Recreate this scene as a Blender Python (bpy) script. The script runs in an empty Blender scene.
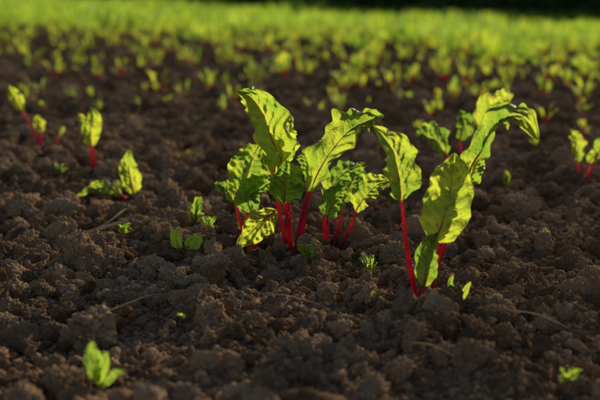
import bpy, math, random
import numpy as np
from mathutils import Vector, Euler
random.seed(7); rng=np.random.default_rng(7)
scene=bpy.context.scene
scene.view_settings.view_transform='Standard'
try: scene.view_settings.look='None'
except: pass
scene.view_settings.exposure=0

# ---------------------------------------------------------------- noise
def _h(ix,iy,iz,seed):
    n=(ix.astype(np.int64)*374761393+iy.astype(np.int64)*668265263+iz.astype(np.int64)*2147483647+seed*974711)&0xffffffff
    n=((n^(n>>13))*1274126177)&0xffffffff
    n=(n^(n>>16))&0xffffffff
    n=((n^(n>>11))*2654435761)&0xffffffff
    return ((n^(n>>15))&0xffffff)/float(0xffffff)*2-1
def vnoise(x,y,z=None,seed=0):
    x=np.asarray(x,float);y=np.asarray(y,float)
    z=np.zeros_like(x) if z is None else np.asarray(z,float)
    xi=np.floor(x);yi=np.floor(y);zi=np.floor(z)
    fx=x-xi;fy=y-yi;fz=z-zi
    u=fx*fx*fx*(fx*(fx*6-15)+10);v=fy*fy*fy*(fy*(fy*6-15)+10);w=fz*fz*(3-2*fz)
    xi=xi.astype(np.int64);yi=yi.astype(np.int64);zi=zi.astype(np.int64)
    r=0
    for dz in (0,1):
        wz=w if dz else 1-w
        a=_h(xi,yi,zi+dz,seed);b=_h(xi+1,yi,zi+dz,seed);c=_h(xi,yi+1,zi+dz,seed);d=_h(xi+1,yi+1,zi+dz,seed)
        r=r+wz*((a*(1-u)+b*u)*(1-v)+(c*(1-u)+d*u)*v)
    return r
def low(x,y):
    x=np.asarray(x,float);y=np.asarray(y,float)
    h=0.011*vnoise(x*2.2+3,y*2.2,seed=1)+0.010*vnoise(x*5.1,y*5.1,seed=2)
    h=h+0.014*np.exp(-(((x+0.02)/0.16)**2+((y-0.93)/0.12)**2))
    return h
def rough(x,y):
    r=0.0095*vnoise(x*17,y*17,seed=3)+0.0065*np.abs(vnoise(x*38,y*38,seed=4))+0.0035*vnoise(x*85,y*85,seed=5)+0.0024*vnoise(x*180,y*180,seed=6)
    return r
def gz(x,y): return float(low(np.array([x]),np.array([y]))[0])

# ---------------------------------------------------------------- material helpers
def newmat(name):
    m=bpy.data.materials.new(name); m.use_nodes=True
    nt=m.node_tree; nt.nodes.clear()
    return m,nt
def N(nt,t,**k):
    n=nt.nodes.new(t)
    for a,b in k.items(): setattr(n,a,b)
    return n
def math_(nt,op,a,b=None,c=None,clamp=False):
    n=nt.nodes.new('ShaderNodeMath'); n.operation=op; n.use_clamp=clamp
    for i,v in enumerate((a,b,c)):
        if v is None: continue
        if isinstance(v,(int,float)): n.inputs[i].default_value=v
        else: nt.links.new(v,n.inputs[i])
    return n.outputs[0]
def ramp(nt,fac,stops):
    n=nt.nodes.new('ShaderNodeValToRGB')
    e=n.color_ramp.elements
    e[0].position=stops[0][0]; e[0].color=(*stops[0][1],1)
    e[1].position=stops[-1][0]; e[1].color=(*stops[-1][1],1)
    for p,c in stops[1:-1]:
        q=e.new(p); q.color=(*c,1)
    nt.links.new(fac,n.inputs[0]); return n.outputs[0]
def mixc(nt,fac,a,b,mode='MIX'):
    n=nt.nodes.new('ShaderNodeMix'); n.data_type='RGBA'; n.blend_type=mode
    for s,v in ((n.inputs[0],fac),(n.inputs[6],a),(n.inputs[7],b)):
        if isinstance(v,(int,float)): s.default_value=v
        elif isinstance(v,tuple): s.default_value=(*v,1)
        else: nt.links.new(v,s)
    return n.outputs[2]

def soil_mat(name,inst):
    m,nt=newmat(name); L=nt.links.new
    out=N(nt,'ShaderNodeOutputMaterial'); p=N(nt,'ShaderNodeBsdfDiffuse')
    L(p.outputs[0],out.inputs[0])
    geo=N(nt,'ShaderNodeNewGeometry')
    pos=geo.outputs['Position']
    n1=N(nt,'ShaderNodeTexNoise'); n1.inputs['Scale'].default_value=9; n1.inputs['Detail'].default_value=3; L(pos,n1.inputs['Vector'])
    n2=N(nt,'ShaderNodeTexNoise'); n2.inputs['Scale'].default_value=330; n2.inputs['Detail'].default_value=3; n2.inputs['Roughness'].default_value=.7; L(pos,n2.inputs['Vector'])
    c1=ramp(nt,n1.outputs[0],[(.3,(.185,.116,.066)),(.55,(.27,.175,.104)),(.75,(.37,.25,.155))])
    c2=ramp(nt,n2.outputs[0],[(.3,(.55,.52,.49)),(.55,(1,1,1)),(.78,(1.5,1.46,1.4))])
    c=mixc(nt,1.0,c1,c2,'MULTIPLY')
    if inst:
        oi=N(nt,'ShaderNodeObjectInfo')
        r=ramp(nt,oi.outputs['Random'],[(0,(.55,.53,.51)),(.5,(1,1,1)),(.9,(1.3,1.28,1.24)),(1,(1.7,1.65,1.55))])
        c=mixc(nt,1.0,c,r,'MULTIPLY')
    L(c,p.inputs['Color']); p.inputs['Roughness'].default_value=.6
    b=N(nt,'ShaderNodeBump'); b.inputs['Strength'].default_value=.8; b.inputs['Distance'].default_value=.0013
    L(n2.outputs[0],b.inputs['Height']); L(b.outputs[0],p.inputs['Normal'])
    return m
M_soil=soil_mat('soil_material',False); M_clod=soil_mat('soil_clod_material',True)

def leaf_mat(name,diff_a,diff_b,tr_a,tr_b,vein_d,vein_t,nv=9.0,rand=False,tfac=.5,rough_=.38):
    m,nt=newmat(name); L=nt.links.new
    out=N(nt,'ShaderNodeOutputMaterial')
    uv=N(nt,'ShaderNodeUVMap'); sp=N(nt,'ShaderNodeSeparateXYZ'); L(uv.outputs[0],sp.inputs[0])
    t=sp.outputs[0]; s=math_(nt,'ABSOLUTE',math_(nt,'SUBTRACT',sp.outputs[1],10.0))
    geo=N(nt,'ShaderNodeNewGeometry')
    wob=N(nt,'ShaderNodeTexNoise'); wob.inputs['Scale'].default_value=45; wob.inputs['Detail'].default_value=3; L(geo.outputs['Position'],wob.inputs['Vector'])
    ph=math_(nt,'SUBTRACT',math_(nt,'MULTIPLY',t,nv),math_(nt,'MULTIPLY',s,2.1))
    ph=math_(nt,'ADD',ph,math_(nt,'MULTIPLY',math_(nt,'SUBTRACT',wob.outputs[0],.5),1.1))
    fr=math_(nt,'ABSOLUTE',math_(nt,'SUBTRACT',math_(nt,'FRACT',ph),.5))
    wv=math_(nt,'SUBTRACT',.085,math_(nt,'MULTIPLY',s,.05))
    side=math_(nt,'SUBTRACT',1,math_(nt,'DIVIDE',fr,wv),clamp=True)
    mid=math_(nt,'SUBTRACT',1,math_(nt,'DIVIDE',s,.07),clamp=True)
    vor=N(nt,'ShaderNodeTexVoronoi',feature='DISTANCE_TO_EDGE'); vor.inputs['Scale'].default_value=210; L(geo.outputs['Position'],vor.inputs['Vector'])
    fine=math_(nt,'SUBTRACT',1,math_(nt,'DIVIDE',vor.outputs[0],.10),clamp=True)
    vein=math_(nt,'MAXIMUM',side,mid)
    vein2=math_(nt,'MAXIMUM',math_(nt,'MULTIPLY',vein,.85),math_(nt,'MULTIPLY',fine,.25))
    nz=N(nt,'ShaderNodeTexNoise'); nz.inputs['Scale'].default_value=28; nz.inputs['Detail'].default_value=4; L(geo.outputs['Position'],nz.inputs['Vector'])
    at=N(nt,'ShaderNodeAttribute'); at.attribute_name='tone'
    fz=math_(nt,'ADD',nz.outputs[0],math_(nt,'MULTIPLY_ADD',at.outputs['Fac'],.5,-.25))
    fac=ramp(nt,fz,[(.32,(0,0,0)),(.68,(1,1,1))])
    cd=mixc(nt,fac,diff_a,diff_b); ct=mixc(nt,fac,tr_a,tr_b)
    if rand:
        oi=N(nt,'ShaderNodeObjectInfo')
        r=ramp(nt,oi.outputs['Random'],[(0,(.7,.8,.7)),(.5,(1,1,1)),(1,(1.25,1.1,.9))])
        cd=mixc(nt,1.0,cd,r,'MULTIPLY'); ct=mixc(nt,1.0,ct,r,'MULTIPLY')
    cd=mixc(nt,vein2,cd,vein_d); ct=mixc(nt,vein2,ct,vein_t)
    fl=N(nt,'ShaderNodeTexNoise'); fl.inputs['Scale'].default_value=150; fl.inputs['Detail'].default_value=3; L(geo.outputs['Position'],fl.inputs['Vector'])
    ff=ramp(nt,fl.outputs[0],[(.66,(0,0,0)),(.72,(.7,.7,.7))])
    cd=mixc(nt,ff,cd,(.10,.07,.04)); ct=mixc(nt,ff,ct,(.13,.09,.03))
    p=N(nt,'ShaderNodeBsdfPrincipled'); L(cd,p.inputs['Base Color']); p.inputs['Roughness'].default_value=rough_
    p.inputs['Specular IOR Level'].default_value=.5
    tr=N(nt,'ShaderNodeBsdfTranslucent'); L(ct,tr.inputs[0])
    bh=math_(nt,'MULTIPLY_ADD',vein,-1.0,math_(nt,'MULTIPLY',vor.outputs[0],1.2))
    b=N(nt,'ShaderNodeBump'); b.inputs['Strength'].default_value=.8; b.inputs['Distance'].default_value=.0015
    L(bh,b.inputs['Height']); L(b.outputs[0],p.inputs['Normal']); L(b.outputs[0],tr.inputs['Normal'])
    mx=N(nt,'ShaderNodeMixShader'); mx.inputs[0].default_value=tfac
    L(p.outputs[0],mx.inputs[1]); L(tr.outputs[0],mx.inputs[2]); L(mx.outputs[0],out.inputs[0])
    return m
M_leaf=leaf_mat('beet_leaf_material',(.025,.07,.014),(.075,.135,.022),(.20,.42,.025),(.72,.82,.05),(.16,.13,.045),(.86,.80,.18),tfac=.62)
M_leafY=leaf_mat('beet_seedling_leaf_material',(.06,.12,.02),(.09,.15,.02),(.36,.58,.04),(.66,.74,.06),(.16,.12,.04),(.62,.55,.10),nv=6,rand=True,tfac=.60)
M_weed=leaf_mat('weed_leaf_material',(.05,.13,.02),(.09,.17,.02),(.38,.60,.05),(.60,.72,.05),(.12,.18,.04),(.60,.70,.15),nv=5,tfac=.60)

def stem_mat(name):
    m,nt=newmat(name); L=nt.links.new
    out=N(nt,'ShaderNodeOutputMaterial')
    uv=N(nt,'ShaderNodeUVMap'); sp=N(nt,'ShaderNodeSeparateXYZ'); L(uv.outputs[0],sp.inputs[0])
    t=math_(nt,'MULTIPLY',sp.outputs[0],.5)
    c=ramp(nt,t,[(0,(.26,.07,.06)),(.07,(.30,.010,.035)),(.30,(.38,.012,.05)),(.47,(.42,.04,.06)),(.62,(.46,.08,.07)),(.8,(.42,.26,.09)),(1,(.36,.40,.07))])
    geo=N(nt,'ShaderNodeNewGeometry'); nz=N(nt,'ShaderNodeTexNoise'); nz.inputs['Scale'].default_value=90; nz.inputs['Detail'].default_value=3; L(geo.outputs['Position'],nz.inputs['Vector'])
    th=math_(nt,'SINE',math_(nt,'MULTIPLY',sp.outputs[1],5.0))
    rid=math_(nt,'MULTIPLY_ADD',th,.18,nz.outputs[0])
    c2=ramp(nt,rid,[(.25,(.5,.45,.5)),(.55,(1,1,1)),(.8,(1.35,2.2,1.5))])
    c=mixc(nt,1.0,c,c2,'MULTIPLY')
    p=N(nt,'ShaderNodeBsdfPrincipled'); L(c,p.inputs['Base Color']); p.inputs['Roughness'].default_value=.33
    p.inputs['Specular IOR Level'].default_value=.5
    tr=N(nt,'ShaderNodeBsdfTranslucent')
    c3=mixc(nt,1.0,c,(2.1,1.9,1.9),'MULTIPLY'); L(c3,tr.inputs[0])
    mx=N(nt,'ShaderNodeMixShader'); mx.inputs[0].default_value=.52
    L(p.outputs[0],mx.inputs[1]); L(tr.outputs[0],mx.inputs[2]); L(mx.outputs[0],out.inputs[0])
    return m
M_stem=stem_mat('beet_stem_material')
def simple(name,ca,cb,scale=60,rough_=.7,trc=None,tf=.4,rand=False):
    m,nt=newmat(name); L=nt.links.new
    out=N(nt,'ShaderNodeOutputMaterial'); p=N(nt,'ShaderNodeBsdfPrincipled')
    geo=N(nt,'ShaderNodeNewGeometry'); nz=N(nt,'ShaderNodeTexNoise'); nz.inputs['Scale'].default_value=scale; nz.inputs['Detail'].default_value=3; L(geo.outputs['Position'],nz.inputs['Vector'])
    f=ramp(nt,nz.outputs[0],[(.35,(0,0,0)),(.65,(1,1,1))])
    c=mixc(nt,f,ca,cb)
    r=None
    if rand:
        oi=N(nt,'ShaderNodeObjectInfo'); r=ramp(nt,oi.outputs['Random'],[(0,(.5,.68,.6)),(.5,(1,1,1)),(1,(1.35,1.15,.9))])
        c=mixc(nt,1.0,c,r,'MULTIPLY')
    L(c,p.inputs['Base Color']); p.inputs['Roughness'].default_value=rough_; p.inputs['Specular IOR Level'].default_value=.3
    if trc:
        tr=N(nt,'ShaderNodeBsdfTranslucent'); 
        if r is not None: L(mixc(nt,1.0,trc,r,'MULTIPLY'),tr.inputs[0])
        else: tr.inputs[0].default_value=(*trc,1)
        mx=N(nt,'ShaderNodeMixShader'); mx.inputs[0].default_value=tf
        L(p.outputs[0],mx.inputs[1]); L(tr.outputs[0],mx.inputs[2]); L(mx.outputs[0],out.inputs[0])
    else: L(p.outputs[0],out.inputs[0])
    return m
M_gstem=simple('green_stem_material',(.12,.16,.03),(.22,.10,.05),40,.5,(.4,.4,.06))
M_straw=simple('straw_material',(.40,.30,.16),(.55,.44,.26),90,.6,(.5,.4,.2),.25)
M_twig=simple('twig_material',(.07,.05,.03),(.13,.09,.05),90,.8)
M_grass=simple('grass_material',(.07,.13,.02),(.10,.16,.025),4,.5,(.50,.70,.06),.62,rand=True)
M_hedge=simple('hedge_leaf_material',(.03,.07,.015),(.05,.10,.02),3,.6,(.10,.20,.02),.4,rand=True)
M_dryleaf=simple('dry_leaf_material',(.30,.22,.05),(.22,.12,.05),80,.6,(.5,.38,.08),.4)

# ---------------------------------------------------------------- ground
def axis(lo_d,hi_d,step,lo,hi,g=1.09):
    a=list(np.arange(lo_d,hi_d,step)); s=step
    up=[];v=a[-1]
    while v<hi: s=min(s*g,40); v+=s; up.append(v)
    s=step;dn=[];v=a[0]
    while v>lo: s=min(s*g,40); v-=s; dn.append(v)
    return np.array(dn[::-1]+a+up)
xs=axis(-.75,.75,.0036,-400,400,1.035); ys=axis(.62,2.1,.0036,-200,800,1.03)
X,Y=np.meshgrid(xs,ys)
dist=np.hypot(X,Y-1)
Z=low(X,Y)+rough(X,Y)-.003
Z=Z*np.clip(1.3-dist/25,.0,1)
co=np.stack([X,Y,Z],-1).reshape(-1,3)
ny,nx=X.shape
i=np.arange((ny-1)*(nx-1)); r_=i//(nx-1); c_=i%(nx-1); a=r_*nx+c_
F=np.stack([a,a+1,a+nx+1,a+nx],1)
def fastmesh(name,co,F,smooth=True):
    me=bpy.data.meshes.new(name)
    me.vertices.add(len(co)); me.vertices.foreach_set('co',co.astype(np.float32).ravel())
    k=F.shape[1]
    me.loops.add(F.size); me.loops.foreach_set('vertex_index',F.astype(np.int32).ravel())
    me.polygons.add(len(F)); me.polygons.foreach_set('loop_start',np.arange(0,F.size,k,dtype=np.int32))
    me.polygons.foreach_set('use_smooth',np.full(len(F),smooth))
    me.update(calc_edges=True); me.validate()
    return me
me=fastmesh('ground',co,F); 
M_ground=M_soil.copy(); M_ground.name='field_ground_material'; nt=M_ground.node_tree
p=[n for n in nt.nodes if n.type=='BSDF_DIFFUSE'][0]
src=p.inputs['Color'].links[0].from_socket
geo=N(nt,'ShaderNodeNewGeometry'); sp=N(nt,'ShaderNodeSeparateXYZ'); nt.links.new(geo.outputs['Position'],sp.inputs[0])
e=math_(nt,'ADD',sp.outputs[1],math_(nt,'MULTIPLY',sp.outputs[0],1.0))
f=math_(nt,'DIVIDE',math_(nt,'SUBTRACT',e,5.4),1.5,clamp=True)
nt.links.new(mixc(nt,f,src,(.06,.11,.02)),p.inputs['Color'])
me.materials.append(M_ground)
ob=bpy.data.objects.new('ground',me); scene.collection.objects.link(ob)

# ---------------------------------------------------------------- instancing helper
def scatter(name,pts,rots,scl,idx,coll):
    me=bpy.data.meshes.new(name); n=len(pts)
    me.vertices.add(n); me.vertices.foreach_set('co',np.asarray(pts,np.float32).ravel())
    a=me.attributes.new('rot','FLOAT_VECTOR','POINT'); a.data.foreach_set('vector',np.asarray(rots,np.float32).ravel())
    a=me.attributes.new('scl','FLOAT_VECTOR','POINT'); a.data.foreach_set('vector',np.asarray(scl,np.float32).ravel())
    a=me.attributes.new('idx','INT','POINT'); a.data.foreach_set('value',np.asarray(idx,np.int32))
    ob=bpy.data.objects.new(name,me); scene.collection.objects.link(ob)
    ng=bpy.data.node_groups.new(name+'_nodes','GeometryNodeTree')
    ng.interface.new_socket('Geometry',in_out='INPUT',socket_type='NodeSocketGeometry')
    ng.interface.new_socket('Geometry',in_out='OUTPUT',socket_type='NodeSocketGeometry')
    gi=ng.nodes.new('NodeGroupInput'); go=ng.nodes.new('NodeGroupOutput')
    ci=ng.nodes.new('GeometryNodeCollectionInfo'); ci.inputs['Collection'].default_value=coll
    ci.inputs['Separate Children'].default_value=True; ci.inputs['Reset Children'].default_value=True
    ip=ng.nodes.new('GeometryNodeInstanceOnPoints'); ip.inputs['Pick Instance'].default_value=True
    def na(nm,dt):
        q=ng.nodes.new('GeometryNodeInputNamedAttribute'); q.data_type=dt; q.inputs[0].default_value=nm
        return [o for o in q.outputs if o.enabled and o.name=='Attribute'][0]
    L=ng.links.new
    L(gi.outputs[0],ip.inputs['Points']); L(ci.outputs[0],ip.inputs['Instance'])
    L(na('idx','INT'),ip.inputs['Instance Index']); L(na('rot','FLOAT_VECTOR'),ip.inputs['Rotation']); L(na('scl','FLOAT_VECTOR'),ip.inputs['Scale'])
    L(ip.outputs[0],go.inputs[0])
    md=ob.modifiers.new('scatter','NODES'); md.node_group=ng
    return ob
import bmesh
def ico(sub):
    bm=bmesh.new(); bmesh.ops.create_icosphere(bm,subdivisions=sub,radius=1)
    v=np.array([x.co[:] for x in bm.verts]); f=np.array([[q.index for q in x.verts] for x in bm.faces]); bm.free(); return v,f
def clodset(cname,sub,NV,seed0):
    IV,IF=ico(sub)
    col=bpy.data.collections.new(cname)
    for k in range(NV):
        v=IV.copy(); R=np.ones(len(v))
        rr=np.random.default_rng(seed0+k)
        for j in range(rr.integers(6,11)):
            n=rr.normal(size=3); n/=np.linalg.norm(n); d=rr.uniform(.5,.85)
            dp=v@n; lim=np.where(dp>.05,d/np.maximum(dp,.05),9); R=np.minimum(R,lim)
        o=rr.uniform(0,50,3)
        def nn(f,s): return vnoise(v[:,0]*f+o[0],v[:,1]*f+o[1],v[:,2]*f+o[2],seed=s)
        R=R*(1+.24*nn(1.6,11)+.26*np.abs(nn(3.4,12))+.18*nn(6.5,13)+.12*nn(13,14)+(.06*nn(26,15) if sub>3 else 0))
        v=v*R[:,None]*np.array([1,rr.uniform(.75,1.05),rr.uniform(.68,.95)])
        me=fastmesh('%s_%02d'%(cname,k),v,IF); me.materials.append(M_clod)
        col.objects.link(bpy.data.objects.new('%s_%02d'%(cname,k),me))
    return col
clods=clodset('clod',5,16,100); crumbs=clodset('crumb',3,12,300)
P=[];S=[]
def band(y0,y1,hw0,hwk,dens,r0,r1,pw=1.7,emb=.35,clump=0):
    A=(y1-y0)*2*(hw0+hwk*y1); n=int(A*dens)
    y=rng.uniform(y0,y1,n); x=rng.uniform(-1,1,n)*(hw0+hwk*y1)
    ok=np.abs(x)<hw0+hwk*y; x=x[ok];y=y[ok]
    if clump:
        c=vnoise(x*6,y*6,seed=31)+.6*vnoise(x*15,y*15,seed=32)
        ok=rng.uniform(-.9,.7,len(x))<c*clump; x=x[ok];y=y[ok]
    u=rng.uniform(0,1,len(x)); r=r0+(r1-r0)*u**pw
    z=low(x,y)+rough(x,y)-.003+r*emb
    P.append(np.stack([x,y,z],1)); S.append(r)
def flush(name,coll,NV):
    global P,S
    p_=np.concatenate(P);s_=np.concatenate(S);n=len(p_);print(name,n)
    sc=s_[:,None]*rng.uniform(.8,1.2,(n,3))
    scatter(name,p_,rng.uniform(-.5,.5,(n,3))+np.stack([rng.integers(0,2,n)*math.pi,np.zeros(n),rng.uniform(0,6.28,n)],1),sc,rng.integers(0,NV,n),coll)
    P=[];S=[]
band(.45,1.9,.22,.38,28000,.0014,.0042)
band(.45,1.9,.22,.38,3500,.004,.007,emb=.5)
band(2.1,4.5,.3,.42,2800,.004,.010)
flush('soil_crumbs',crumbs,12)
band(.4,2.4,.3,.42,5500,.0045,.011,clump=1,emb=.5)
band(.3,2.8,.5,.45,1900,.009,.018,clump=1,emb=.55)
band(.3,3,.6,.45,240,.017,.026,clump=1.2,emb=.45)
band(2.6,7.5,.4,.42,700,.010,.020,emb=.5)
band(2.8,7.5,.4,.42,80,.018,.03)
flush('soil_clods',clods,16)

# ---------------------------------------------------------------- plant builder
def crom(pts,n):
    pts=np.array(pts,float)
    if len(pts)==2: return pts[0]+(pts[1]-pts[0])*np.linspace(0,1,n)[:,None]
    q=np.vstack([2*pts[0]-pts[1],pts,2*pts[-1]-pts[-2]])
    u=np.linspace(0,len(pts)-1-1e-6,n); k=u.astype(int); f=(u-k)[:,None]
    a,b,c,d=q[k],q[k+1],q[k+2],q[k+3]
    return .5*((2*b)+(-a+c)*f+(2*a-5*b+4*c-d)*f**2+(-a+3*b-3*c+d)*f**3)
def nrm(v): return v/np.maximum(np.linalg.norm(v,axis=-1,keepdims=True),1e-9)
class MB:
    def __init__(s): s.v=[];s.f=[];s.uv=[];s.m=[];s.n=0;s.tn=[];s.tone=.5
    def grid(s,P,UV,mat,wrap=False):
        a,b=P.shape[:2]
        s.v.append(P.reshape(-1,3)); uvf=UV.reshape(-1,2); s.tn.append(np.full(a*b,s.tone))
        i=np.arange((a-1)*(b-1)); r=i//(b-1); c=i%(b-1); q=r*b+c
        F=np.stack([q,q+1,q+b+1,q+b],1)
        s.f.append(F+s.n); s.uv.append(uvf[F.ravel()]); s.m.append(np.full(len(F),mat)); s.n+=a*b
    def tube(s,pts,r,u0,u1,mat,k=9,n=20,flat=1.0,lump=0):
        C=crom(pts,n); T=nrm(np.gradient(C,axis=0)); ref=np.array([.13,.97,.21]); 
        A=nrm(np.cross(T,ref)); B=np.cross(T,A)
        R=np.interp(np.linspace(0,1,n),np.linspace(0,1,len(r)),r)
        th=np.linspace(0,2*math.pi,k+1)
        RR=R[:,None]*(1+lump*np.sin(5*th)[None,:])
        P=C[:,None]+RR[...,None]*(np.cos(th)[None,:,None]*A[:,None]+flat*np.sin(th)[None,:,None]*B[:,None])
        U=np.stack(np.meshgrid(np.linspace(u0,u1,n),th,indexing='ij'),-1)
        s.grid(P,U,mat)
    def blade(s,pts,nh,W,fold=.3,wave=.1,seed=0,n=40,m=21,mat=0,shape=.8,quilt=.03,cup=0,rib=None,ribmat=1,nveins=9,twist=0,tone=None):
        rr=np.random.default_rng(seed)
        C=crom(pts,n); T=nrm(np.gradient(C,axis=0)); t=np.linspace(0,1,n)
        nh=nrm(np.array(nh,float)); Sd=nrm(np.cross(T,nh)); Nn=np.cross(Sd,T)
        if twist:
            an=(twist*t)[:,None]; Sd,Nn=Sd*np.cos(an)+Nn*np.sin(an),Nn*np.cos(an)-Sd*np.sin(an)
        w=.5*W*(np.sin(math.pi*np.clip(t,0,1)**shape)**.72+.035*(1-t))
        sv=np.linspace(-1,1,m); t2,s2=np.meshgrid(t,sv,indexing='ij')
        ph=rr.uniform(0,6.28,6); sg=(s2>0)
        s.tone=rr.uniform(0,1) if tone is None else tone
        f1=rr.uniform(2.2,3.3); f2=rr.uniform(5,7)
        edge=np.where(sg,np.sin(6.28*f1*t2+ph[0]),np.sin(6.28*f1*.87*t2+ph[1]))+.55*np.where(sg,np.sin(6.28*f2*t2+ph[2]+1.5*np.sin(7*t2)),np.sin(6.28*f2*1.1*t2+ph[3]+1.5*np.sin(9*t2)))
        wl=w[:,None]*(1+.05*np.where(sg,np.sin(6.28*3.6*t2+ph[4]),np.sin(6.28*3.1*t2+ph[5]))*np.abs(s2)+.11*vnoise(t2*7+ph[0]+sg*7,s2*0+ph[1],seed=seed)*np.abs(s2)+.035*vnoise(t2*22+sg*9,s2*0,seed=seed+2)*np.abs(s2))
        a=np.abs(s2); fo=fold+cup*a
        fv=nveins*t2-2.1*a
        qd=np.abs(np.sin(math.pi*(fv-.5)))**.6*(1-.3*a)*np.clip(a*6,0,1)*np.sin(math.pi*np.clip(t2,.02,1))
        off=wl*a*np.sin(fo)+wave*W*edge*a**1.7*np.clip(np.sin(math.pi*t2)*1.6,0,1)+quilt*W*(qd-.5)+.10*W*vnoise(t2*5+ph[2],s2*2.5+ph[3],seed=seed+5)+.045*W*vnoise(t2*15+ph[2],s2*6+ph[3],seed=seed+6)
        lat=wl*s2*np.cos(fo)
        P=C[:,None]+Sd[:,None]*lat[...,None]+Nn[:,None]*off[...,None]
        s.grid(P,np.stack([t2,s2+10],-1),mat)
        if rib: 
            Cr=P[:,m//2]
            s.tube([Cr[int(q)] for q in np.linspace(0,n-2,9)],[rib,rib*.7,rib*.42,rib*.2],1,2,ribmat,k=6,n=24)
    def build(s,name,mats,loc=None,link=True,sc=1):
        co=np.concatenate(s.v)*sc; F=np.concatenate(s.f)
        me=fastmesh(name,co,F)
        uv=me.uv_layers.new(name='UVMap'); uv.data.foreach_set('uv',np.concatenate(s.uv).astype(np.float32).ravel())
        at=me.attributes.new('tone','FLOAT','POINT'); at.data.foreach_set('value',np.concatenate(s.tn).astype(np.float32))
        me.polygons.foreach_set('material_index',np.concatenate(s.m).astype(np.int32))
        for m in mats: me.materials.append(m)
        ob=bpy.data.objects.new(name,me)
        if loc is not None: ob.location=loc
        if link: scene.collection.objects.link(ob)
        return ob
# local units: x right, y depth (away), z up, 1 unit ~ 1 mm * s
def beet(x,y,s,leaves,seed=0,r=2.6,dz=0,name='beet_plant',lm=None):
    mb=MB()
    for i,l in enumerate(leaves):
        pet=l['p']; bl=l['b']; rs=l.get('r',r)
        mb.tube(pet+[bl[0]],[rs*1.25,rs,rs*.8,rs*.62],0,1,1,n=26,k=20,lump=.10)
        mb.blade(bl,l.get('n',(0,-1,.4)),l['w']*.97,l.get('fold',.25),l.get('wave',.07)*1.3,seed*31+i,shape=l.get('sh',.8),cup=l.get('cup',0),rib=rs*.5,twist=l.get('tw',0),quilt=l.get('q',.08),n=80,m=33,tone=l.get('t'))
    mb.tube([(0,0,-14),(0,0,0),(0,0,6)],[r*1.3,r*2.0,r*1.0],0,.1,1,n=10)
    return mb.build(name,[lm or M_leaf,M_stem],(x,y,gz(x,y)+.002+dz),sc=s/1000)

# --- central plant
beet(-.010,1.244,1.29,[
 dict(p=[(-1,0,-6),(-4,5,50)],b=[(-8,6,88),(-16,2,112),(-26,-4,140),(-38,-12,160),(-49,-22,166)],n=(.45,-.8,.35),w=44,fold=.5,wave=.11,tw=.6,t=.55),
 dict(p=[(2,0,-6),(9,-2,40)],b=[(16,-4,68),(32,-6,98),(50,-8,122),(70,-8,138),(88,-10,144)],n=(-.62,-.62,.45),w=46,fold=.38,wave=.11,t=.4),
 dict(p=[(0,-2,-6),(-4,-6,35)],b=[(-8,-9,56),(-6,-13,74),(-4,-15,90),(-5,-20,102)],n=(.1,-.9,.3),w=38,fold=.3,wave=.09,cup=.2,t=.1),
 dict(p=[(-2,2,-6),(-12,10,40)],b=[(-18,16,78),(-14,20,105),(-10,24,126),(0,30,138)],n=(.3,-.8,.4),w=38,fold=.3,wave=.10,t=.7),
 dict(p=[(3,2,-6),(13,8,40)],b=[(18,14,70),(20,18,84),(16,22,98),(12,26,106)],n=(-.5,-.8,.3),w=26,fold=.35,t=.3),
],seed=1,r=2.1)
beet(-.070,1.275,1.32,[
 dict(p=[(0,0,-6),(1,2,22)],b=[(-2,4,52),(2,4,74),(8,2,92),(15,-4,107)],n=(.15,-.9,.4),w=44,fold=.3,wave=.10,t=.5),
 dict(p=[(2,0,-6),(6,-3,16)],b=[(6,-6,36),(3,-8,54),(16,-8,64),(27,-12,72)],n=(-.35,-.8,.5),w=30,fold=.35,wave=.11,t=.2),
 dict(p=[(4,0,-6),(18,-6,22)],b=[(29,-12,42),(18,-19,34),(6,-23,22),(-8,-26,8)],n=(-.25,-.9,.25),w=30,fold=-.2,wave=.07,t=1),
 dict(p=[(0,2,-6),(-6,6,22)],b=[(-12,10,44),(-18,12,54),(-26,14,60),(-33,16,62)],n=(0,-.5,.9),w=16,fold=.3),
],seed=2,r=1.6)
beet(.036,1.283,1.32,[
 dict(p=[(0,0,-6),(-3,3,24)],b=[(-2,6,50),(8,8,66),(22,8,78),(38,4,86)],n=(-.4,-.7,.6),w=28,fold=.3,wave=.11,t=.3),
 dict(p=[(8,0,-6),(20,-2,14)],b=[(28,-3,38),(36,-5,54),(48,-6,66),(64,-10,74)],n=(-.5,-.65,.5),w=30,fold=.35,wave=.11,t=.6),
 dict(p=[(2,0,-6),(0,-4,18)],b=[(0,-7,34),(4,-10,46),(10,-12,58),(20,-14,66)],n=(-.3,-.9,.4),w=26,fold=.2,wave=.09,t=.1),
 dict(p=[(5,2,-6),(12,8,22)],b=[(16,14,44),(24,20,60),(30,26,72),(34,30,82)],n=(.3,-.8,.3),w=22,fold=.3),
],seed=3,r=1.6)
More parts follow.
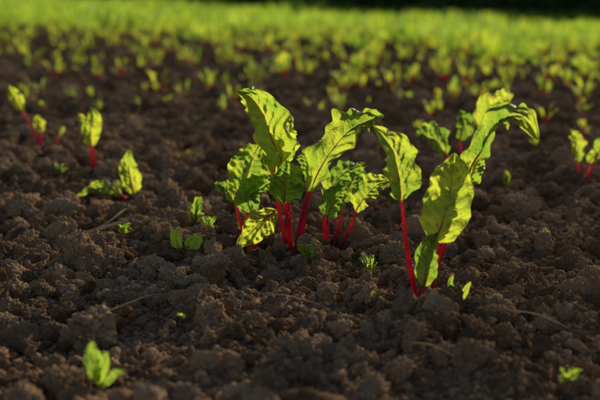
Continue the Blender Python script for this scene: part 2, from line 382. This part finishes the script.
# --- right-hand plant
beet(.128,1.016,1.067,[
 dict(p=[(-2,0,-6),(-14,3,55)],b=[(-20,6,104),(-23,4,130),(-31,0,158),(-48,-6,180)],n=(.45,-.85,.25),w=42,fold=.35,wave=.10,t=.6),
 dict(p=[(1,-2,-6),(6,-8,36)],b=[(12,-12,66),(20,-14,98),(26,-12,130),(28,-6,154)],n=(-.15,-1,.2),w=52,fold=.22,wave=.08,cup=.25,t=.75),
 dict(p=[(4,2,-6),(24,6,64)],b=[(42,8,122),(56,6,158),(72,0,186),(92,-8,188),(106,-14,168)],n=(-.55,-.45,.7),w=36,fold=.38,wave=.11,t=.45),
 dict(p=[(-1,-3,-6),(2,-8,10)],b=[(2,-12,22),(3,-16,42),(5,-16,62),(12,-20,78)],n=(-.25,-.9,.2),w=25,fold=.3,wave=.07,t=.2),
 dict(p=[(5,4,-6),(22,18,56)],b=[(40,30,104),(50,36,122),(58,40,136),(64,44,148)],n=(-.3,-.8,.4),w=26,fold=.3,wave=.1,t=.3),
 dict(p=[(3,3,-6),(16,8,46)],b=[(26,10,80),(34,8,98),(38,2,112),(38,-6,122)],n=(.5,-.7,.4),w=24,fold=.3,wave=.1,t=.1),
],seed=4,r=2.3)
# --- plant behind right
beet(.262,1.60,1.64,[
 dict(p=[(0,0,-6),(-6,2,26)],b=[(-14,4,48),(-26,0,62),(-38,-4,70),(-46,-8,70)],n=(.2,-.8,.6),w=28,fold=.3),
 dict(p=[(2,0,-6),(12,4,40)],b=[(18,6,72),(26,6,90),(36,2,102),(48,-4,108)],n=(-.4,-.8,.5),w=28,fold=.35),
 dict(p=[(1,2,-6),(2,8,36)],b=[(0,12,60),(4,14,72),(3,16,82),(0,18,90)],n=(.3,-.9,.2),w=20,fold=.3),
],seed=5,r=1.7)
# --- left plants
beet(-.494,1.908,1.939,[
 dict(p=[(0,0,-4),(-10,2,24)],b=[(-20,2,46),(-25,2,56),(-29,0,64),(-30,-4,71)],n=(.3,-.9,.4),w=15,fold=.4,t=.9),
 dict(p=[(2,0,-4),(10,2,8)],b=[(15,2,20),(18,2,25),(20,0,29),(21,0,31)],n=(.3,-.9,.4),w=4,fold=.4),
 dict(p=[(-1,0,-4),(-4,4,16)],b=[(-3,6,24),(-5,8,30),(-7,8,36),(-6,6,41)],n=(.2,-.9,.4),w=12,fold=.3,t=.9),
],seed=6,r=1.3)
beet(-.362,1.732,1.767,[
 dict(p=[(0,0,-4),(1,0,16)],b=[(-1,0,32),(-2,0,46),(2,-2,58),(1,-4,72)],n=(.2,-.95,.3),w=20,fold=.35,t=.8),
 dict(p=[(-2,0,-4),(-3,2,20)],b=[(-5,4,40),(-9,6,50),(-12,6,58),(-13,4,64)],n=(.6,-.7,.3),w=13,fold=.4,t=.8),
],seed=7,r=1.3)
beet(-.283,1.592,1.63,[
 dict(p=[(6,0,-4),(7,0,2)],b=[(8,0,8),(6,0,22),(4,-2,38),(6,-4,54)],n=(.1,-.95,.3),w=21,fold=.25,t=.8),
 dict(p=[(4,0,-4),(0,-2,4)],b=[(-4,-4,8),(-16,-8,16),(-30,-12,17),(-46,-16,10)],n=(0,-.7,.7),w=16,fold=.2,t=.6),
],seed=8,r=1.2)
# --- right edge plant
beet(.480,1.672,1.708,[
 dict(p=[(0,0,-4),(-2,2,12)],b=[(-4,2,26),(-7,2,40),(-10,0,50),(-14,-4,60)],n=(.4,-.9,.3),w=20,fold=.35,t=.7),
 dict(p=[(2,0,-4),(8,2,16)],b=[(14,2,32),(20,0,44),(26,-2,52),(34,-6,56)],n=(-.4,-.8,.4),w=18,fold=.35),
 dict(p=[(1,0,-4),(4,4,10)],b=[(8,8,24),(12,8,30),(18,8,34),(24,6,35)],n=(-.2,-.8,.6),w=12,fold=.35),
],seed=9,r=1.5)

# ---------------------------------------------------------------- small weeds / seedlings
def weed(x,y,s,leaves,seed=0,name='weed_seedling',stemr=.7):
    mb=MB()
    for i,(b,nh,w) in enumerate(leaves):
        b=[tuple(q) for q in b]
        mb.tube([(0,0,-8),(b[0][0]*.4,b[0][1]*.4,b[0][2]*.55),b[0]],[stemr*1.1,stemr,stemr*.7],0,1,1,k=6,n=10)
        mb.blade(b,nh,w,.2,.05,seed*17+i,n=20,m=11,shape=.85,rib=stemr*.5,ribmat=1,nveins=5,quilt=.02)
    return mb.build(name,[M_weed,M_gstem],(x,y,gz(x,y)+.010),sc=s/1000)
weed(-.139,1.180,1.228,[([(-6,0,6),(-9,-2,14),(-9,-3,22),(-7,-4,28)],(0,-1,.2),13),([(5,0,5),(9,-2,12),(12,-3,18),(14,-3,24)],(0,-1,.3),13),([(0,0,8),(2,0,14),(6,-1,18),(10,-2,20)],(0,-.6,.8),7)],1)
def rand_weed(x,y,s,n,R,H,w,seed):
    rr=np.random.default_rng(seed); L=[]
    for i in range(n):
        a=rr.uniform(0,6.28); h=rr.uniform(.3,1)*H; r=rr.uniform(.35,1)*R; d=np.array([math.cos(a),math.sin(a)*.8])
        b=[(d[0]*r*.3,d[1]*r*.3,h*.5),(d[0]*r*.55,d[1]*r*.55,h*.8),(d[0]*r*.8,d[1]*r*.8,h*.95),(d[0]*r,d[1]*r,h)]
        L.append((b,(-d[0]*.4,-.5-d[1]*.3,.8),w*rr.uniform(.7,1.2)))
    weed(x,y,s,L,seed)
rand_weed(-.145,1.335,1.379,12,15,34,7,11)
rand_weed(-.122,1.29,1.33,8,12,20,6,12)
rand_weed(-.235,1.273,1.318,7,15,16,6,13)
rand_weed(.083,1.135,1.183,7,14,26,8,14)
rand_weed(.0146,1.185,1.215,7,18,18,11,15)
weed(.155,.963,1.016,[([(0,0,8),(-3,0,18),(-4,-1,28),(-2,-2,38)],(.3,-1,.2),8),([(3,0,6),(8,0,14),(12,-1,22),(16,-2,30)],(-.3,-1,.2),7),([(-3,0,3),(-8,-2,6),(-13,-3,7),(-18,-4,6)],(0,-.5,.8),6),([(2,0,3),(4,-2,5),(4,-6,10),(2,-8,18)],(0,-.8,.4),6)],16)
weed(-.166,.777,.834,[([(0,0,10),(-4,0,24),(-6,-1,40),(-4,-2,54)],(.3,-1,.2),18),([(4,0,6),(12,0,14),(18,-1,20),(26,-2,22)],(-.3,-.6,.6),11),([(-3,0,8),(2,-2,20),(6,-3,32),(10,-4,44)],(0,-.9,.3),13)],17)
rand_weed(.2236,.787,.84,6,16,22,9,18)
rand_weed(.345,1.62,1.65,5,8,22,6,19)
rand_weed(.42,1.46,1.5,6,8,16,6,20)
rand_weed(-.42,1.72,1.7,6,10,12,6,21)
rand_weed(-.52,1.40,1.5,6,12,10,7,22)
rand_weed(.33,1.30,1.3,5,7,12,5,23)
rand_weed(-.12,.96,1,5,6,8,5,24)
rand_weed(-.30,1.62,1.6,6,10,14,6,25)

# ---------------------------------------------------------------- straw, twigs, dead leaf
def strip(name,pts,r,mat,flat=.35):
    P0=np.array(pts,float); P0[:,2]+=[gz(a,b)+.006 for a,b,_ in pts]
    c=P0[0].copy(); mb=MB(); mb.tube([tuple(q) for q in P0-c],[r*.7,r,r*.9,r*.4],0,1,0,k=6,n=24,flat=flat)
    mb.build(name,[mat],tuple(c))
strip('dry_straw',[(-.292,1.27,.012),(-.262,1.30,.020),(-.240,1.33,.034),(-.228,1.36,.032)],.0018,M_straw)
strip('dry_straw',[(-.30,1.255,.014),(-.268,1.262,.020),(-.235,1.275,.026),(-.225,1.29,.020)],.0026,M_straw)
strip('dry_straw',[(-.222,.965,.010),(-.19,.985,.014),(-.16,1.005,.018),(-.135,1.03,.012)],.0013,M_straw)
strip('dry_straw',[(.10,.86,.010),(.118,.845,.014),(.135,.83,.012)],.0012,M_straw)
strip('dry_straw',[(.19,.95,.010),(.23,.93,.012),(.255,.90,.010)],.0010,M_straw)
strip('dry_straw',[(-.03,1.02,.012),(-.01,.995,.016),(.02,.985,.010)],.0009,M_straw)
strip('twig',[(.395,1.50,.006),(.425,1.51,.034),(.45,1.54,.052),(.46,1.56,.060)],.0011,M_twig,1)
strip('twig',[(-.16,1.66,.010),(-.13,1.64,.016),(-.10,1.65,.010)],.0018,M_twig,1)
def deadleaf(x,y,L_,a,seed):
    mb=MB(); d=np.array([math.cos(a),math.sin(a),0]); b=[tuple(d*L_*k+np.array([0,0,zz])) for k,zz in ((0,0),(.35,4),(.7,5),(1,1))]
    mb.blade(b,(0,-.4,.9),L_*.38,.3,.09,seed,n=18,m=9)
    mb.build('dry_leaf',[M_dryleaf],(x,y,gz(x,y)+.014),sc=.001)
deadleaf(.075,1.02,20,.3,5); deadleaf(-.24,1.9,60,.1,6); deadleaf(.21,1.13,16,2.3,7); deadleaf(-.05,1.09,12,1.0,8); deadleaf(-.33,1.1,14,4.0,9)

# ---------------------------------------------------------------- background seedlings (instanced mass)
sd=bpy.data.collections.new('seedling_shapes')
for k in range(10):
    rr=np.random.default_rng(500+k); mb=MB()
    for i in range(rr.integers(4,8)):
        a=rr.uniform(0,6.28); d=np.array([math.cos(a),math.sin(a),0]); h=rr.uniform(35,95); r=rr.uniform(14,46); w=rr.uniform(9,20)
        b=[tuple(d*r*q+np.array([0,0,h*z])) for q,z in ((.45,.52),(.65,.74),(.88,.92),(1.1,1.0))]
        mb.tube([(0,0,-5),tuple(d*r*.15+np.array([0,0,h*.26])),b[0]],[2.0,1.8,1.4],0,1,1,k=6,n=8)
        mb.blade(b,tuple(-d*.5+np.array([0,0,.8])),w,.35,.12,k*9+i,n=18,m=9,rib=.8,nveins=6)
    ob=mb.build('seedling_%02d'%k,[M_leafY,M_stem],link=False,sc=.001); sd.objects.link(ob)
pts=[(-.449,3.205,1.1),(-.274,3.04,1.0),(-.051,3.42,1.25),(.052,2.59,.45),(.243,3.04,.6),(.426,2.80,.9),(.606,2.46,.8),(-.35,3.04,.7),(.30,2.86,.7),
     (-.14,3.5,1.0),(-.85,3.5,1.1),(-.72,3.55,1.0),(-.98,3.7,1.0),(-.66,3.7,.9),(.18,3.25,.7),(.72,2.95,.9),(.98,3.4,1.0),(.86,3.2,.9),(.5,3.5,1.0),(-.25,2.45,.3),(.66,2.3,.5),(.12,2.2,.35),(.03,2.62,.5),(-.40,2.3,.3),
     (.34,2.55,.7),(.36,2.62,.8),(.52,2.9,.9),(.62,3.05,.9),(.78,2.75,.9),(.28,2.35,.35),(.50,2.1,.35),(-.6,2.9,.6),(-.78,3.0,.8),(-.05,2.95,.5),(.10,2.85,.6)]
for row in range(18):
    c0=3.4+row*.19
    nrow=int(30+row*5.5)
    for j in range(nrow):
        x=rng.uniform(-3.4,3.4); y=c0-1.0*x*.75+rng.normal(0,.06)
        if y<2.9: continue
        pts.append((x,y,rng.uniform(.4,1.1)))
for j in range(130):
    x=rng.uniform(-2.2,2.2); y=rng.uniform(2.5,4.4); pts.append((x,y,rng.uniform(.25,.8)))
pts=np.array(pts); z=low(pts[:,0],pts[:,1])
scatter('beet_seedlings',np.stack([pts[:,0],pts[:,1],z],1),np.stack([0*z,0*z,rng.uniform(0,6.28,len(z))],1),np.repeat(pts[:,2:3],3,1),rng.integers(0,10,len(z)),sd)

# ---------------------------------------------------------------- green crop field (grass tufts)
gc=bpy.data.collections.new('grass_shapes')
for k in range(6):
    rr=np.random.default_rng(700+k); mb=MB()
    for i in range(18):
        a=rr.uniform(0,6.28); d=np.array([math.cos(a),math.sin(a),0]); o=np.array([rr.normal(0,22),rr.normal(0,22),0]); h=rr.uniform(45,115); r=rr.uniform(8,50); w=rr.uniform(4,9)
        C=np.array([o,o+d*r*.2+[0,0,h*.5],o+d*r*.55+[0,0,h*.85],o+d*r+[0,0,h*.95]]); S_=np.cross(d,[0,0,1])
        W=np.array([w,w*.9,w*.6,.3])*.5
        Pq=np.stack([C-S_*W[:,None],C+S_*W[:,None]],1)
        mb.grid(Pq,np.zeros((4,2,2)),0)
    gc.objects.link(mb.build('tuft_%02d'%k,[M_grass],link=False,sc=.001))
hd=np.array([-.514,.857]); hn=np.array([.857,.514]); hp=np.array([2.1,7.0])+hn*.9
n=42000
y=rng.uniform(3.2,26,n); x=rng.uniform(-1,1,n)*(1.5+.42*y)
e=y+x*1.0-5.3-.35*vnoise(x*1.3,y*1.3,seed=40)-.25*vnoise(x*4,y*4,seed=44)
keep=(rng.uniform(0,1,n)<np.clip(.05+e*.6,0,1)*(.70+.6*vnoise(x*2.2,y*.9,seed=45)))&(e>-.6)&(((x-hp[0])*hn[0]+(y-hp[1])*hn[1])<.3)
x=x[keep];y=y[keep];n=len(x)
sz=rng.uniform(.5,1.2,n)*(1+.4*vnoise(x*1.6,y*1.1,seed=41))
scatter('grass_field',np.stack([x,y,low(x,y)*np.clip(1.3-y/25,0,1)],1),np.stack([0*x,0*x,rng.uniform(0,6.28,n)],1),np.stack([sz,sz,sz],1),rng.integers(0,6,n),gc)

# ---------------------------------------------------------------- hedge at the field edge
hc=bpy.data.collections.new('hedge_clumps')
for k in range(4):
    rr=np.random.default_rng(900+k); mb=MB()
    for i in range(60):
        c=rr.normal(0,80,3); d=nrm(rr.normal(size=3)); s_=nrm(np.cross(d,rr.normal(size=3))); l=rr.uniform(30,60); w=l*.5
        tt=np.array([0,.35,.7,1]); ww=np.array([.1,1,.8,.05])*w*.5
        C=c+d*l*tt[:,None]; mb.grid(np.stack([C-s_*ww[:,None],C+s_*ww[:,None]],1),np.zeros((4,2,2)),0)
    for i in range(4):
        c=rr.normal(0,60,3); mb.tube([tuple(c*.2+np.array([0,0,-120])),tuple(c)],[6,3],0,1,1,k=5,n=3)
    hc.objects.link(mb.build('clump_%02d'%k,[M_hedge,M_twig],link=False,sc=.001))
n=7000
u=rng.uniform(-7,20,n)
top=.50+.08*vnoise(u*1.1,u*0,seed=50)+.05*vnoise(u*3.3,u*0,seed=51)
zz=rng.uniform(0.02,1,n)**.85*top; off=rng.normal(0,.2,n)*(1.1-.4*zz/top)
xy=hp+hd*u[:,None]+hn*(off[:,None]+.35)
scatter('hedge',np.stack([xy[:,0],xy[:,1],zz],1),rng.uniform(0,6.28,(n,3)),np.repeat(rng.uniform(.6,1.1,(n,1)),3,1),rng.integers(0,4,n),hc)

# ---------------------------------------------------------------- light, sky, camera
el=math.radians(23); az=math.radians(38)   # clockwise from +Y
sdir=Vector((math.sin(az)*math.cos(el),math.cos(az)*math.cos(el),math.sin(el)))
sun=bpy.data.lights.new('sun','SUN'); sun.energy=5; sun.angle=math.radians(.5); sun.color=(1,.88,.62)
so=bpy.data.objects.new('sun',sun); so.rotation_euler=sdir.to_track_quat('Z','Y').to_euler(); so.location=(3,5,4); scene.collection.objects.link(so)
w=bpy.data.worlds.new('World'); scene.world=w; w.use_nodes=True; nt=w.node_tree
bg=nt.nodes['Background']; sk=nt.nodes.new('ShaderNodeTexSky'); sk.sky_type='NISHITA'; sk.sun_disc=False
sk.sun_elevation=el; sk.sun_rotation=az; nt.links.new(sk.outputs[0],bg.inputs[0]); bg.inputs[1].default_value=.10
cam=bpy.data.cameras.new('camera'); cam.lens=60; cam.sensor_width=36; cam.clip_start=.02; cam.clip_end=2000
cam.dof.use_dof=True; cam.dof.focus_distance=1.16; cam.dof.aperture_fstop=5.0
cobj=bpy.data.objects.new('camera',cam); cobj.location=(0,0,.35); cobj.rotation_euler=(math.radians(90-12.4),0,0)
scene.collection.objects.link(cobj); scene.camera=cobj
